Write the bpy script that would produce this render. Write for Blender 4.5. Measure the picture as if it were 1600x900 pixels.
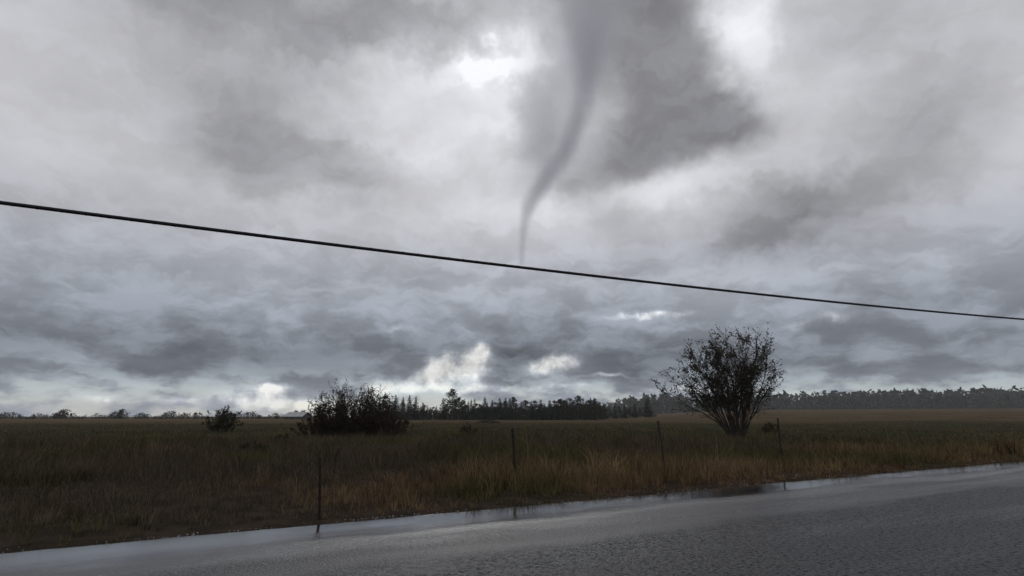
import bpy, math, random
import numpy as np
from mathutils import Vector

for o in list(bpy.data.objects):
    bpy.data.objects.remove(o)
scene = bpy.context.scene
COL = scene.collection
R = math.radians
random.seed(7)
rng = np.random.default_rng(11)

# ------------------------------------------------------------------ camera
CAM_H = 1.7
F_PX = 915.0                       # focal length in photo pixels (1600 wide)
PITCH = math.atan(200.0 / F_PX)
cam_d = bpy.data.cameras.new('camera')
cam_d.sensor_width = 36.0
cam_d.lens = 36.0 * F_PX / 1600.0
cam_d.clip_start = 0.1
cam_d.clip_end = 30000.0
cam = bpy.data.objects.new('camera', cam_d)
COL.objects.link(cam)
cam.location = (0, 0, CAM_H)
cam.rotation_euler = (math.pi / 2 + PITCH, 0, 0)
scene.camera = cam
CP, SP = math.cos(PITCH), math.sin(PITCH)


def ray(px, py):
    dx = (px - 800.0) / F_PX
    dv = (450.0 - py) / F_PX
    return Vector((dx, CP - dv * SP, SP + dv * CP))


def at(px, py, Y):
    d = ray(px, py)
    k = Y / d.y
    return Vector((d.x * k, Y, CAM_H + d.z * k))


def on_ground(px, py, z=0.0):
    d = ray(px, py)
    k = (z - CAM_H) / d.z
    return Vector((d.x * k, d.y * k, z))


def azel(px, py):
    d = ray(px, py).normalized()
    return math.atan2(d.x, d.y), math.asin(d.z)


# ------------------------------------------------------------------ render
scene.render.engine = 'CYCLES'
scene.view_settings.view_transform = 'Standard'
scene.view_settings.look = 'None'
scene.view_settings.gamma = 1.0
scene.view_settings.use_curve_mapping = False
scene.view_settings.exposure = 0.0
scene.cycles.max_bounces = 6
scene.cycles.transparent_max_bounces = 16
scene.cycles.volume_bounces = 1

# ------------------------------------------------------------------ world: storm sky
SUN_AZ, SUN_EL = azel(775, 105)
world = bpy.data.worlds.new('World')
scene.world = world
world.use_nodes = True
WT = world.node_tree
WT.nodes.clear()
WL = WT.links


def wn(kind, **kw):
    n = WT.nodes.new(kind)
    for k, v in kw.items():
        setattr(n, k, v)
    return n


def put(sock, v):
    if isinstance(v, bpy.types.NodeSocket):
        WL.new(v, sock)
    elif v is not None:
        sock.default_value = v


def wm(op, a, b=None, c=None, clamp=False):
    n = wn('ShaderNodeMath', operation=op, use_clamp=clamp)
    put(n.inputs[0], a); put(n.inputs[1], b); put(n.inputs[2], c)
    return n.outputs[0]


def wv(op, a, b=None, c=None):
    n = wn('ShaderNodeVectorMath', operation=op)
    put(n.inputs[0], a); put(n.inputs[1], b); put(n.inputs[2], c)
    return n.outputs['Value'] if op in ('DOT_PRODUCT', 'LENGTH') else n.outputs['Vector']


def wnoise(vec, scale, detail=4.0, rough=0.55, dist=0.0, color=False):
    n = wn('ShaderNodeTexNoise')
    put(n.inputs['Vector'], vec)
    n.inputs['Scale'].default_value = scale
    n.inputs['Detail'].default_value = detail
    n.inputs['Roughness'].default_value = rough
    n.inputs['Distortion'].default_value = dist
    return n.outputs['Color'] if color else n.outputs['Fac']


tc = wn('ShaderNodeTexCoord').outputs['Generated']
sep = wn('ShaderNodeSeparateXYZ'); WL.new(tc, sep.inputs[0])
DX, DY, DZ = sep.outputs
AZ = wm('ARCTAN2', DX, DY)
EL = wm('ARCSINE', DZ)
# cloud deck seen in perspective: direction projected on a flat layer
den = wm('ADD', wm('MAXIMUM', DZ, 0.0), 0.10)
comb = wn('ShaderNodeCombineXYZ')
WL.new(wm('DIVIDE', DX, den), comb.inputs[0])
WL.new(wm('DIVIDE', DY, den), comb.inputs[1])
DECK = comb.outputs[0]
# angular position, warped so that the cloud edges turn ragged
angc = wn('ShaderNodeCombineXYZ')
WL.new(AZ, angc.inputs[0]); WL.new(EL, angc.inputs[1])
ANG = angc.outputs[0]
n1 = wv('SUBTRACT', wnoise(tc, 5.5, 4.0, 0.56, color=True), (0.5, 0.5, 0.5))
n2 = wv('SUBTRACT', wnoise(tc, 23.0, 4.0, 0.6, color=True), (0.5, 0.5, 0.5))
w1 = wv('MULTIPLY', n1, (1.0, 1.0, 0.0))
w2 = wv('MULTIPLY', n2, (1.0, 1.0, 0.0))
# the warp is gentler towards the horizon, where the clouds are farther away
wamp = wm('MULTIPLY_ADD', wm('SMOOTH_MIN', wm('MAXIMUM', EL, 0.0), 0.5, 0.1), 0.27, 0.022)
sc1 = wn('ShaderNodeVectorMath', operation='SCALE'); WL.new(w1, sc1.inputs[0]); WL.new(wamp, sc1.inputs['Scale'])
sc2 = wn('ShaderNodeVectorMath', operation='SCALE'); WL.new(w2, sc2.inputs[0]); WL.new(wm('MULTIPLY', wamp, 0.55), sc2.inputs['Scale'])
P = wv('ADD', wv('ADD', ANG, sc1.outputs[0]), sc2.outputs[0])
P_SOFT = wv('MULTIPLY_ADD', sc2.outputs[0], (.35, .35, 0.0), wv('MULTIPLY_ADD', sc1.outputs[0], (.6, .6, 0.0), ANG))


def blob_sum(acc, blobs, P=P):
    for (px, py, rx, ry, amp) in blobs:
        a, e = azel(px, py)
        a1, _ = azel(px + rx, py)
        _, e1 = azel(px, py - ry)
        ia, ie = 1.0 / max(abs(a1 - a), 1e-4), 1.0 / max(abs(e1 - e), 1e-4)
        q = wv('MULTIPLY_ADD', P, (ia, ie, 0.0), (-a * ia, -e * ie, 0.0))
        g = wm('POWER', 0.36788, wv('DOT_PRODUCT', q, q))
        acc = wm('MULTIPLY_ADD', g, amp, acc)
    return acc


# brightness of the overcast by elevation (display values)
ramp = wn('ShaderNodeValToRGB')
WL.new(wm('DIVIDE', EL, 1.0), ramp.inputs[0])
els = [(640, .66), (615, .63), (590, .55), (555, .52), (500, .62), (440, .68), (380, .735), (310, .79), (200, .79), (100, .77), (0, .73), (-300, .68)]
cr = ramp.color_ramp
cr.elements[0].position = 0.0; cr.elements[0].color = (.66, .66, .66, 1)
cr.elements[1].position = 1.0; cr.elements[1].color = (.66, .66, .66, 1)
for py, v in els:
    e = azel(800, py)[1]
    if 0.001 < e < 0.99:
        el_ = cr.elements.new(e); el_.color = (v, v, v, 1)
base = wm('ADD', ramp.outputs[0], 0.0)


def wstep(v, a, b, lo=0.0, hi=1.0):
    n = wn('ShaderNodeMapRange', interpolation_type='SMOOTHSTEP')
    put(n.inputs['Value'], v)
    n.inputs['From Min'].default_value = a; n.inputs['From Max'].default_value = b
    n.inputs['To Min'].default_value = lo; n.inputs['To Max'].default_value = hi
    return n.outputs[0]


# cloud texture: deck noise (perspective), soft billows, and heaped banks low down
nd = wm('SUBTRACT', wnoise(DECK, 1.1, 4.0, 0.56), 0.5)
nb = wv('DOT_PRODUCT', n1, (0.0, 0.0, 1.0))
bank = wnoise(wv('MULTIPLY', P, (1.0, 2.6, 1.0)), 7.5, 5.0, 0.58)
lowmask = wstep(EL, 0.06, 0.36, 1.0, 0.25)
val = wm('MULTIPLY_ADD', nd, 0.18, base)
val = wm('MULTIPLY_ADD', nb, 0.16, val)
val = wm('MULTIPLY_ADD', wm('MULTIPLY', wm('SUBTRACT', wstep(bank, .38, .62), .5), lowmask), 0.145, val)
# the dark parent cloud of the funnel
WEDGE = [(875, -50, 60, 80, .9), (960, 0, 85, 80, 1), (1035, 10, 58, 80, 1), (1060, 80, 56, 60, .9), (1045, 130, 80, 70, 1), (1110, 170, 66, 46, 1.1), (1160, 195, 48, 34, .75),
         (970, 80, 60, 60, .8), (1020, 200, 100, 55, 1.0), (1090, 215, 90, 50, .6), (1030, 255, 80, 30, .35), (925, 110, 24, 70, .5), (950, 255, 66, 42, .75), (895, 290, 34, 30, .5)]
wedge = wstep(blob_sum(wm('MULTIPLY', nb, 0.6), WEDGE, P_SOFT), .0, 1.55)
val = wm('MULTIPLY_ADD', wedge, -.25, val)
DARK = [
    (470, 45, 220, 72, -.185), (640, 20, 110, 40, -.08), (390, 215, 120, 80, -.17), (530, 265, 100, 40, -.09), (300, 60, 150, 90, -.06), (480, 300, 120, 30, -.06),
    (825, 225, 45, 75, -.10), (850, 180, 40, 60, -.06), (870, 255, 40, 40, -.04), (1235, 330, 110, 62, -.19), (1330, 300, 140, 70, -.09), (1140, 378, 70, 22, -.09),
    (420, 565, 150, 34, -.07), (640, 545, 50, 28, -.06), (800, 565, 44, 34, -.10), (1010, 565, 130, 36, -.08), (1190, 560, 120, 60, -.05),
    (870, 515, 90, 14, -.05), (1440, 200, 120, 100, -.10), (1350, 40, 120, 60, -.05),
]
LIGHT = [
    (775, 105, 50, 32, .27), (845, 75, 30, 50, .17), (740, 110, 100, 60, .10), (740, 200, 120, 90, .06), (590, 140, 90, 40, .04), (800, 320, 60, 50, .04), (1165, 30, 60, 65, .18), (1185, 120, 40, 50, .11),
    (640, 120, 110, 35, .08), (640, 235, 90, 40, .06), (780, 190, 40, 60, .06), (870, 335, 40, 24, .08), (1060, 292, 100, 26, .10), (700, 335, 110, 40, .03),
    (990, 290, 60, 22, .05),
]
val = blob_sum(val, DARK)
val = blob_sum(val, LIGHT)
# breaks low in the sky where the light comes through
GAPS = [
    (712, 576, 54, 25, 1.2), (745, 548, 22, 16, .8), (665, 592, 34, 14, .6), (865, 572, 48, 17, 1.15), (1010, 489, 70, 8, .8), (425, 606, 40, 12, .9),
    (420, 628, 80, 15, 1.0), (500, 632, 60, 9, .7), (200, 624, 110, 9, .6), (592, 606, 34, 16, .95), (690, 609, 80, 8, .8), (870, 606, 80, 6, .6), (950, 592, 60, 4, .5),
    (1080, 612, 80, 9, .8), (620, 520, 80, 8, .3), (1300, 500, 90, 12, .45),
]
crisp = wv('DOT_PRODUCT', n2, (0.0, 0.0, 1.0))
gap = blob_sum(wm('MULTIPLY', crisp, 0.0), GAPS)
gap = wm('MULTIPLY', gap, wm('MULTIPLY_ADD', crisp, 2.6, 1.0))
glow = wstep(gap, .02, .8)
gap = wstep(gap, .22, 1.15)
val = wm('MULTIPLY_ADD', glow, .09, val)
val = wm('MULTIPLY_ADD', gap, wm('MULTIPLY_ADD', crisp, .7, .27), val)
val = wm('MINIMUM', wm('MAXIMUM', val, 0.30), 1.0)
lin = wm('POWER', val, 2.2)
# neutral grey overhead, blue-grey low down, cream where the light breaks through
mixc = wn('ShaderNodeMix', data_type='RGBA')
WL.new(wstep(EL, 0.10, 0.36), mixc.inputs['Factor'])
mixc.inputs['A'].default_value = (0.87, 0.955, 1.11, 1)
mixc.inputs['B'].default_value = (0.98, 0.982, 1.04, 1)
mixw = wn('ShaderNodeMix', data_type='RGBA')
WL.new(wm('MULTIPLY', gap, 0.85), mixw.inputs['Factor'])
WL.new(mixc.outputs['Result'], mixw.inputs['A'])
mixw.inputs['B'].default_value = (1.01, 1.0, 0.945, 1)
cloud = wn('ShaderNodeVectorMath', operation='SCALE')
WL.new(mixw.outputs['Result'], cloud.inputs[0])
WL.new(wm('MULTIPLY', lin, 10.0), cloud.inputs['Scale'])      # x10: background strength is 0.1
sky = wn('ShaderNodeTexSky')
sky.sky_type = 'NISHITA'
sky.sun_disc = False
sky.sun_elevation = SUN_EL
sky.sun_rotation = SUN_AZ
sky.air_density = 1.0
sky.dust_density = 0.1
sky.ozone_density = 3.0
# the blue shows only through thin cover low in the sky
cover = wm('SUBTRACT', 1.0, wm('MULTIPLY', wm('MULTIPLY_ADD', wstep(EL, .085, .025), .26, .02), wstep(bank, .44, .58)))
mixs = wn('ShaderNodeMix', data_type='RGBA')
WL.new(cover, mixs.inputs['Factor'])
WL.new(sky.outputs[0], mixs.inputs['A'])
WL.new(cloud.outputs[0], mixs.inputs['B'])
bg = wn('ShaderNodeBackground')
WL.new(mixs.outputs['Result'], bg.inputs['Color'])
bg.inputs['Strength'].default_value = 0.1
wo = wn('ShaderNodeOutputWorld')
WL.new(bg.outputs[0], wo.inputs['Surface'])
world.cycles.sampling_method = 'MANUAL'
world.cycles.sample_map_resolution = 512

# sun, diffused by the overcast
sun_d = bpy.data.lights.new('sun', 'SUN')
sun_d.energy = 0.5
sun_d.angle = R(20)
sun_d.color = (1.0, 0.97, 0.92)
sun = bpy.data.objects.new('sun', sun_d)
COL.objects.link(sun)
sdir = Vector((math.sin(SUN_AZ) * math.cos(SUN_EL), math.cos(SUN_AZ) * math.cos(SUN_EL), math.sin(SUN_EL)))
sun.rotation_euler = (-sdir).to_track_quat('-Z', 'Y').to_euler()


# ------------------------------------------------------------------ helpers
def tag(o, label=None, cat=None, group=None, kind=None):
    if label: o['label'] = label
    if cat: o['category'] = cat
    if group: o['group'] = group
    if kind: o['kind'] = kind
    return o


def empty(name, loc=(0, 0, 0), rz=0.0):
    o = bpy.data.objects.new(name, None)
    o.empty_display_size = 0.2
    COL.objects.link(o)
    o.location = loc
    o.rotation_euler = (0, 0, rz)
    return o


def link_mesh(name, me, mat=None, parent=None):
    if mat is not None and not me.materials:
        me.materials.append(mat)
    o = bpy.data.objects.new(name, me)
    COL.objects.link(o)
    if parent is not None:
        o.parent = parent
    return o


def fast_mesh(name, verts, faces, mat=None, smooth=False, colors=None):
    """verts (n,3) array, faces (m,k) int array, colors (n,3) optional"""
    verts = np.asarray(verts, dtype=np.float32)
    faces = np.asarray(faces, dtype=np.int32)
    me = bpy.data.meshes.new(name)
    n, (m, k) = len(verts), faces.shape
    me.vertices.add(n)
    me.vertices.foreach_set('co', verts.ravel())
    me.loops.add(m * k)
    me.loops.foreach_set('vertex_index', faces.ravel())
    me.polygons.add(m)
    me.polygons.foreach_set('loop_start', np.arange(0, m * k, k, dtype=np.int32))
    me.polygons.foreach_set('loop_total', np.full(m, k, dtype=np.int32))
    me.update(calc_edges=True)
    if smooth:
        me.polygons.foreach_set('use_smooth', np.ones(m, dtype=bool))
    if colors is not None:
        at_ = me.attributes.new('tint', 'FLOAT_COLOR', 'POINT')
        c = np.ones((n, 4), dtype=np.float32); c[:, :3] = colors
        at_.data.foreach_set('color', c.ravel())
    if mat is not None:
        me.materials.append(mat)
    return me


class MB:
    """mesh builder for polygons, boxes and tubes"""
    def __init__(self):
        self.v, self.f = [], []

    def box(self, c, s, rz=0.0):
        i = len(self.v)
        ca, sa = math.cos(rz), math.sin(rz)
        for dz in (-.5, .5):
            for dx, dy in ((-.5, -.5), (.5, -.5), (.5, .5), (-.5, .5)):
                x, y = dx * s[0], dy * s[1]
                self.v.append((c[0] + x * ca - y * sa, c[1] + x * sa + y * ca, c[2] + dz * s[2]))
        for q in ((0, 3, 2, 1), (4, 5, 6, 7), (0, 1, 5, 4), (1, 2, 6, 5), (2, 3, 7, 6), (3, 0, 4, 7)):
            self.f.append(tuple(i + k for k in q))

    def poly(self, pts):
        i = len(self.v)
        self.v += [tuple(p) for p in pts]
        self.f.append(tuple(range(i, i + len(pts))))

    def prism(self, prof, a, b):
        """closed profile (list of (x,z)) swept along y from a to b"""
        i, n = len(self.v), len(prof)
        self.v += [(x, a, z) for x, z in prof] + [(x, b, z) for x, z in prof]
        for k in range(n):
            j = (k + 1) % n
            self.f.append((i + k, i + j, i + n + j, i + n + k))
        self.f.append(tuple(i + k for k in range(n))[::-1])
        self.f.append(tuple(i + n + k for k in range(n)))

    def tube(self, pts, radii, sides=5, cap=True):
        i0 = len(self.v)
        n = len(pts)
        for k, p in enumerate(pts):
            p = Vector(p)
            d = (Vector(pts[min(k + 1, n - 1)]) - Vector(pts[max(k - 1, 0)]))
            if d.length < 1e-9: d = Vector((0, 0, 1))
            d.normalize()
            a = d.cross(Vector((0.31, 0.95, 0.1)))
            if a.length < 1e-3: a = d.cross(Vector((1, 0, 0)))
            a.normalize(); b = d.cross(a)
            for s in range(sides):
                t = 2 * math.pi * s / sides
                self.v.append(tuple(p + (a * math.cos(t) + b * math.sin(t)) * radii[k]))
        for k in range(n - 1):
            for s in range(sides):
                s2 = (s + 1) % sides
                self.f.append((i0 + k * sides + s, i0 + k * sides + s2, i0 + (k + 1) * sides + s2, i0 + (k + 1) * sides + s))
        if cap:
            self.f.append(tuple(i0 + s for s in range(sides))[::-1])
            self.f.append(tuple(i0 + (n - 1) * sides + s for s in range(sides)))

    def mesh(self, name, mat=None, smooth=False):
        me = bpy.data.meshes.new(name)
        me.from_pydata(self.v, [], self.f)
        me.update()
        if smooth:
            me.polygons.foreach_set('use_smooth', np.ones(len(me.polygons), dtype=bool))
        if mat is not None:
            me.materials.append(mat)
        return me

    def build(self, name, mat, parent=None, smooth=False):
        return link_mesh(name, self.mesh(name, mat, smooth), None, parent)


def batch_tubes(lines, radii, sides):
    """many polylines with the same number of points in one go: lines (m,n,3), radii (m,n)"""
    A = np.asarray(lines, dtype=float); Rr = np.asarray(radii, dtype=float)
    m, n, _ = A.shape
    d = np.empty_like(A)
    d[:, 1:-1] = A[:, 2:] - A[:, :-2]; d[:, 0] = A[:, 1] - A[:, 0]; d[:, -1] = A[:, -1] - A[:, -2]
    d /= np.linalg.norm(d, axis=2)[..., None] + 1e-9
    a = np.cross(d, np.array([.31, .95, .1])); a /= np.linalg.norm(a, axis=2)[..., None] + 1e-9
    b = np.cross(d, a)
    t = np.arange(sides) * 2 * np.pi / sides
    V = A[:, :, None] + (a[:, :, None] * np.cos(t)[:, None] + b[:, :, None] * np.sin(t)[:, None]) * Rr[:, :, None, None]
    base = (np.arange(m) * n * sides)[:, None, None] + (np.arange(n - 1) * sides)[None, :, None]
    s0 = np.arange(sides)[None, None, :]; s1 = (s0 + 1) % sides
    F = np.stack([base + s0, base + s1, base + sides + s1, base + sides + s0], -1).reshape(-1, 4)
    return V.reshape(-1, 3), F


def hash2(ix, iy, seed):
    h = (ix.astype(np.int64) * 374761393 + iy.astype(np.int64) * 668265263 + seed * 974634777) & 0x7fffffff
    h = ((h ^ (h >> 13)) * 1274126177) & 0x7fffffff
    return ((h ^ (h >> 16)) & 0xffff) / 65535.0


def vnoise(x, y, seed=0):
    ix, iy = np.floor(x), np.floor(y)
    fx, fy = x - ix, y - iy
    fx, fy = fx * fx * (3 - 2 * fx), fy * fy * (3 - 2 * fy)
    a, b = hash2(ix, iy, seed), hash2(ix + 1, iy, seed)
    c, d = hash2(ix, iy + 1, seed), hash2(ix + 1, iy + 1, seed)
    return (a * (1 - fx) + b * fx) * (1 - fy) + (c * (1 - fx) + d * fx) * fy


def fbm(x, y, seed=0, octaves=3):
    s, a, t = 0.0, 1.0, 0.0
    for o in range(octaves):
        s = s + a * vnoise(x * 2 ** o, y * 2 ** o, seed + o * 17)
        t += a; a *= 0.5
    return s / t


def sstep(a, b, x):
    t = np.clip((x - a) / (b - a), 0, 1)
    return t * t * (3 - 2 * t)


# ------------------------------------------------------------------ materials
def new_mat(name):
    m = bpy.data.materials.new(name)
    m.use_nodes = True
    nt = m.node_tree
    bsdf = nt.nodes['Principled BSDF']
    return m, nt, bsdf


def mnode(nt, kind, **kw):
    n = nt.nodes.new(kind)
    for k, v in kw.items():
        if k in n.inputs.keys() if hasattr(n, 'inputs') else False:
            n.inputs[k].default_value = v
        else:
            setattr(n, k, v)
    return n


def noisy_mat(name, c1, c2, scale=3.0, rough=0.8, bump=0.0, detail=4.0, spec=0.3, metallic=0.0, coord='Object'):
    m, nt, b = new_mat(name)
    tcn = mnode(nt, 'ShaderNodeTexCoord')
    no = mnode(nt, 'ShaderNodeTexNoise')
    no.inputs['Scale'].default_value = scale
    no.inputs['Detail'].default_value = detail
    nt.links.new(tcn.outputs[coord], no.inputs['Vector'])
    rp = mnode(nt, 'ShaderNodeValToRGB')
    rp.color_ramp.elements[0].position = 0.35; rp.color_ramp.elements[0].color = (*c1, 1)
    rp.color_ramp.elements[1].position = 0.65; rp.color_ramp.elements[1].color = (*c2, 1)
    nt.links.new(no.outputs['Fac'], rp.inputs[0])
    nt.links.new(rp.outputs[0], b.inputs['Base Color'])
    b.inputs['Roughness'].default_value = rough
    b.inputs['Specular IOR Level'].default_value = spec
    b.inputs['Metallic'].default_value = metallic
    if bump:
        bp = mnode(nt, 'ShaderNodeBump')
        bp.inputs['Strength'].default_value = bump
        bp.inputs['Distance'].default_value = 0.02
        nt.links.new(no.outputs['Fac'], bp.inputs['Height'])
        nt.links.new(bp.outputs[0], b.inputs['Normal'])
    return m


def tint_mat(name, rough=0.75, spec=0.2, transl=0.25):
    """plant material: colour of each leaf or blade comes from its own tint"""
    m, nt, b = new_mat(name)
    a = mnode(nt, 'ShaderNodeAttribute'); a.attribute_name = 'tint'
    nt.links.new(a.outputs['Color'], b.inputs['Base Color'])
    b.inputs['Roughness'].default_value = rough
    b.inputs['Specular IOR Level'].default_value = spec
    if transl:
        t = mnode(nt, 'ShaderNodeBsdfTranslucent')
        nt.links.new(a.outputs['Color'], t.inputs['Color'])
        mx = mnode(nt, 'ShaderNodeMixShader')
        mx.inputs[0].default_value = transl
        nt.links.new(b.outputs[0], mx.inputs[1])
        nt.links.new(t.outputs[0], mx.inputs[2])
        nt.links.new(mx.outputs[0], nt.nodes['Material Output'].inputs['Surface'])
    return m


M_LEAF = tint_mat('leaf')
M_GRASS = tint_mat('dry_grass', 0.85, 0.03, 0.2)
M_NEEDLE = tint_mat('needles', 0.8, 0.1, 0.0)
M_BARK = noisy_mat('dark_bark', (.030, .024, .020), (.060, .050, .042), 6.0, 0.85)
M_TRUNK = noisy_mat('pine_bark', (.055, .038, .028), (.10, .07, .05), 1.2, 0.9)
M_RUST = noisy_mat('weathered_steel', (.022, .018, .017), (.05, .032, .024), 14.0, 0.7, 0.3, spec=0.4, metallic=0.3)
M_WOOD = noisy_mat('weathered_wood', (.045, .036, .03), (.09, .075, .06), 9.0, 0.85, 0.4)
M_CABLE = noisy_mat('black_cable_sheath', (.008, .008, .009), (.016, .016, .017), 20.0, 0.55, 0.1)

# ------------------------------------------------------------------ terrain
E0 = on_ground(373, 828)
E1 = on_ground(1227, 752)
UX, UY = (E1 - E0).normalized().x, (E1 - E0).normalized().y   # along the road
NX, NY = -UY, UX                                              # across, into the field


def road_q(x, y):
    return (x - E0.x) * NX + (y - E0.y) * NY


def ground_z(x, y):
    x = np.asarray(x, dtype=float); y = np.asarray(y, dtype=float)
    r = np.hypot(x, y)
    q = road_q(x, y)
    a = x / np.maximum(y, 1.0)
    z = -0.045 + 0.10 * sstep(0.2, 1.5, q) * (fbm(x * .5, y * .5, 3) - .35) + 0.22 * sstep(3, 12, q) * (fbm(x * .09, y * .09, 5) - .5)
    z = z + 0.05 * sstep(0.6, 2.5, q) * (fbm(x * 1.7, y * 1.7, 9) - .5)
    z = z - 0.9 * sstep(70, 380, r) * (y > 0)
    hill = sstep(0.10, 0.42, a) * (y > 0)
    z = z + hill * (5.0 * sstep(150, 520, r) + 9.0 * sstep(500, 1250, r) + 4.0 * sstep(1250, 1800, r))
    z = z - 0.10 * (1 - sstep(-0.12, 0.25, q)) * (q > -14)
    return z


def gz(x, y):
    return float(ground_z(np.array([x]), np.array([y]))[0])


def make_ground():
    az = np.concatenate([np.radians(np.linspace(-56, 56, 560)), np.radians(np.linspace(60, 300, 80))])
    rr = np.concatenate([np.array([0.6, 2.0, 4.0, 5.5]), np.geomspace(6.5, 3000, 300)])
    A, RR = np.meshgrid(az, rr)
    X, Y = RR * np.sin(A), RR * np.cos(A)
    Z = ground_z(X, Y)
    V = np.stack([X, Y, Z], -1).reshape(-1, 3)
    na, nr = len(az), len(rr)
    i = np.arange(nr - 1)[:, None] * na
    j = np.arange(na)[None, :]
    j2 = (j + 1) % na
    F = np.stack([i + j, i + j2, i + na + j2, i + na + j], -1).reshape(-1, 4)
    # middle
    V = np.vstack([V, [[0, 0, gz(0.01, 0.01)]]])
    me = fast_mesh('ground', V, F[:, ::-1], None, True)
    return me


def ground_mat():
    m, nt, b = new_mat('field_soil_and_stubble')
    L = nt.links
    geo = mnode(nt, 'ShaderNodeNewGeometry')
    pos = geo.outputs['Position']

    def noise(scale, detail=5.0, rough=0.6, vec=None):
        n = mnode(nt, 'ShaderNodeTexNoise')
        n.inputs['Scale'].default_value = scale
        n.inputs['Detail'].default_value = detail
        n.inputs['Roughness'].default_value = rough
        L.new(vec if vec is not None else pos, n.inputs['Vector'])
        return n.outputs['Fac']

    def mix(f, a, c):
        n = mnode(nt, 'ShaderNodeMix', data_type='RGBA')
        for s, v in ((n.inputs['Factor'], f), (n.inputs['A'], a), (n.inputs['B'], c)):
            if isinstance(v, bpy.types.NodeSocket): L.new(v, s)
            elif isinstance(v, tuple): s.default_value = (*v, 1)
            else: s.default_value = v
        return n.outputs['Result']

    def rng_(v, a, c):
        n = mnode(nt, 'ShaderNodeMapRange', interpolation_type='SMOOTHSTEP')
        L.new(v, n.inputs['Value'])
        n.inputs['From Min'].default_value = a; n.inputs['From Max'].default_value = c
        return n.outputs[0]

    def math_(op, a, c):
        n = mnode(nt, 'ShaderNodeMath', operation=op)
        for s, v in ((n.inputs[0], a), (n.inputs[1], c)):
            if isinstance(v, bpy.types.NodeSocket): L.new(v, s)
            else: s.default_value = v
        return n.outputs[0]
    sx = mnode(nt, 'ShaderNodeSeparateXYZ'); L.new(pos, sx.inputs[0])
    # distance out into the field, made ragged by noise
    big = noise(0.02, 3.0)
    d = math_('MULTIPLY', sx.outputs[1], math_('ADD', math_('MULTIPLY', big, 0.9), 0.55))
    soil = mix(rng_(noise(1.3), .4, .6), (.034, .027, .022), (.058, .044, .033))
    green = mix(rng_(noise(0.12), .4, .62), (.040, .048, .026), (.070, .056, .034))
    tan = mix(rng_(noise(0.05), .42, .6), (.138, .104, .064), (.098, .074, .045))
    c = mix(rng_(d, 34, 52), soil, green)
    c = mix(rng_(d, 140, 210), c, tan)
    fine = rng_(noise(9.0, 6.0, 0.7), .3, .7)
    c = mix(math_('MULTIPLY', fine, 0.45), c, (.030, .025, .020))
    L.new(c, b.inputs['Base Color'])
    b.inputs['Roughness'].default_value = 0.9
    b.inputs['Specular IOR Level'].default_value = 0.0
    bp = mnode(nt, 'ShaderNodeBump')
    bp.inputs['Strength'].default_value = 0.6
    bp.inputs['Distance'].default_value = 0.04
    L.new(noise(14.0, 6.0, 0.7), bp.inputs['Height'])
    L.new(bp.outputs[0], b.inputs['Normal'])
    return m


ground = link_mesh('ground', make_ground(), ground_mat())
tag(ground, 'dark brown and green field reaching to the far tree line', kind='structure')


# ------------------------------------------------------------------ road
ROAD_W = 11.0
road_ang = math.atan2(UY, UX)


def make_road():
    # local x along the road, local y across (0 = field edge, negative towards the camera)
    xs = np.concatenate([np.linspace(-60, -8, 60), np.linspace(-7.8, 24, 400), np.linspace(24.5, 260, 150)])
    ys = np.concatenate([np.linspace(0, -3, 30), np.linspace(-3.3, -ROAD_W, 24)])
    X, Yy = np.meshgrid(xs, ys)
    edge = (fbm(xs * 1.3, xs * 0 + 4.0, 21) - .5) * 0.16 + (fbm(xs * 6.0, xs * 0 + 9.0, 23) - .5) * 0.07
    w = np.clip(1 + Yy / 0.6, 0, 1)
    Y2 = Yy + edge[None, :] * w
    crown = 0.020 * np.minimum(-Yy, 5.0)
    rut = -0.010 * np.exp(-((Yy + 1.2) / 0.5) ** 2) - 0.008 * np.exp(-((Yy + 3.0) / 0.5) ** 2)
    Z = crown + rut + 0.006 * (fbm(X * .35, Yy * .35, 31) - .5) - 0.03 * np.exp(Yy / 0.05)
    V = np.stack([X, Y2, Z], -1).reshape(-1, 3)
    n = len(xs)
    i = np.arange(len(ys) - 1)[:, None] * n; j = np.arange(n - 1)[None, :]
    F = np.stack([i + j, i + n + j, i + n + j + 1, i + j + 1], -1).reshape(-1, 4)
    # a skirt that gives the slab its thickness
    k0 = len(V)
    sk = np.stack([xs, edge + 0.03, np.full_like(xs, -0.25)], -1)
    V = np.vstack([V, sk])
    jj = np.arange(n - 1)
    F = np.vstack([F, np.stack([jj, jj + 1, k0 + jj + 1, k0 + jj], -1)])
    return fast_mesh('road', V, F, None, True)


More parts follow.
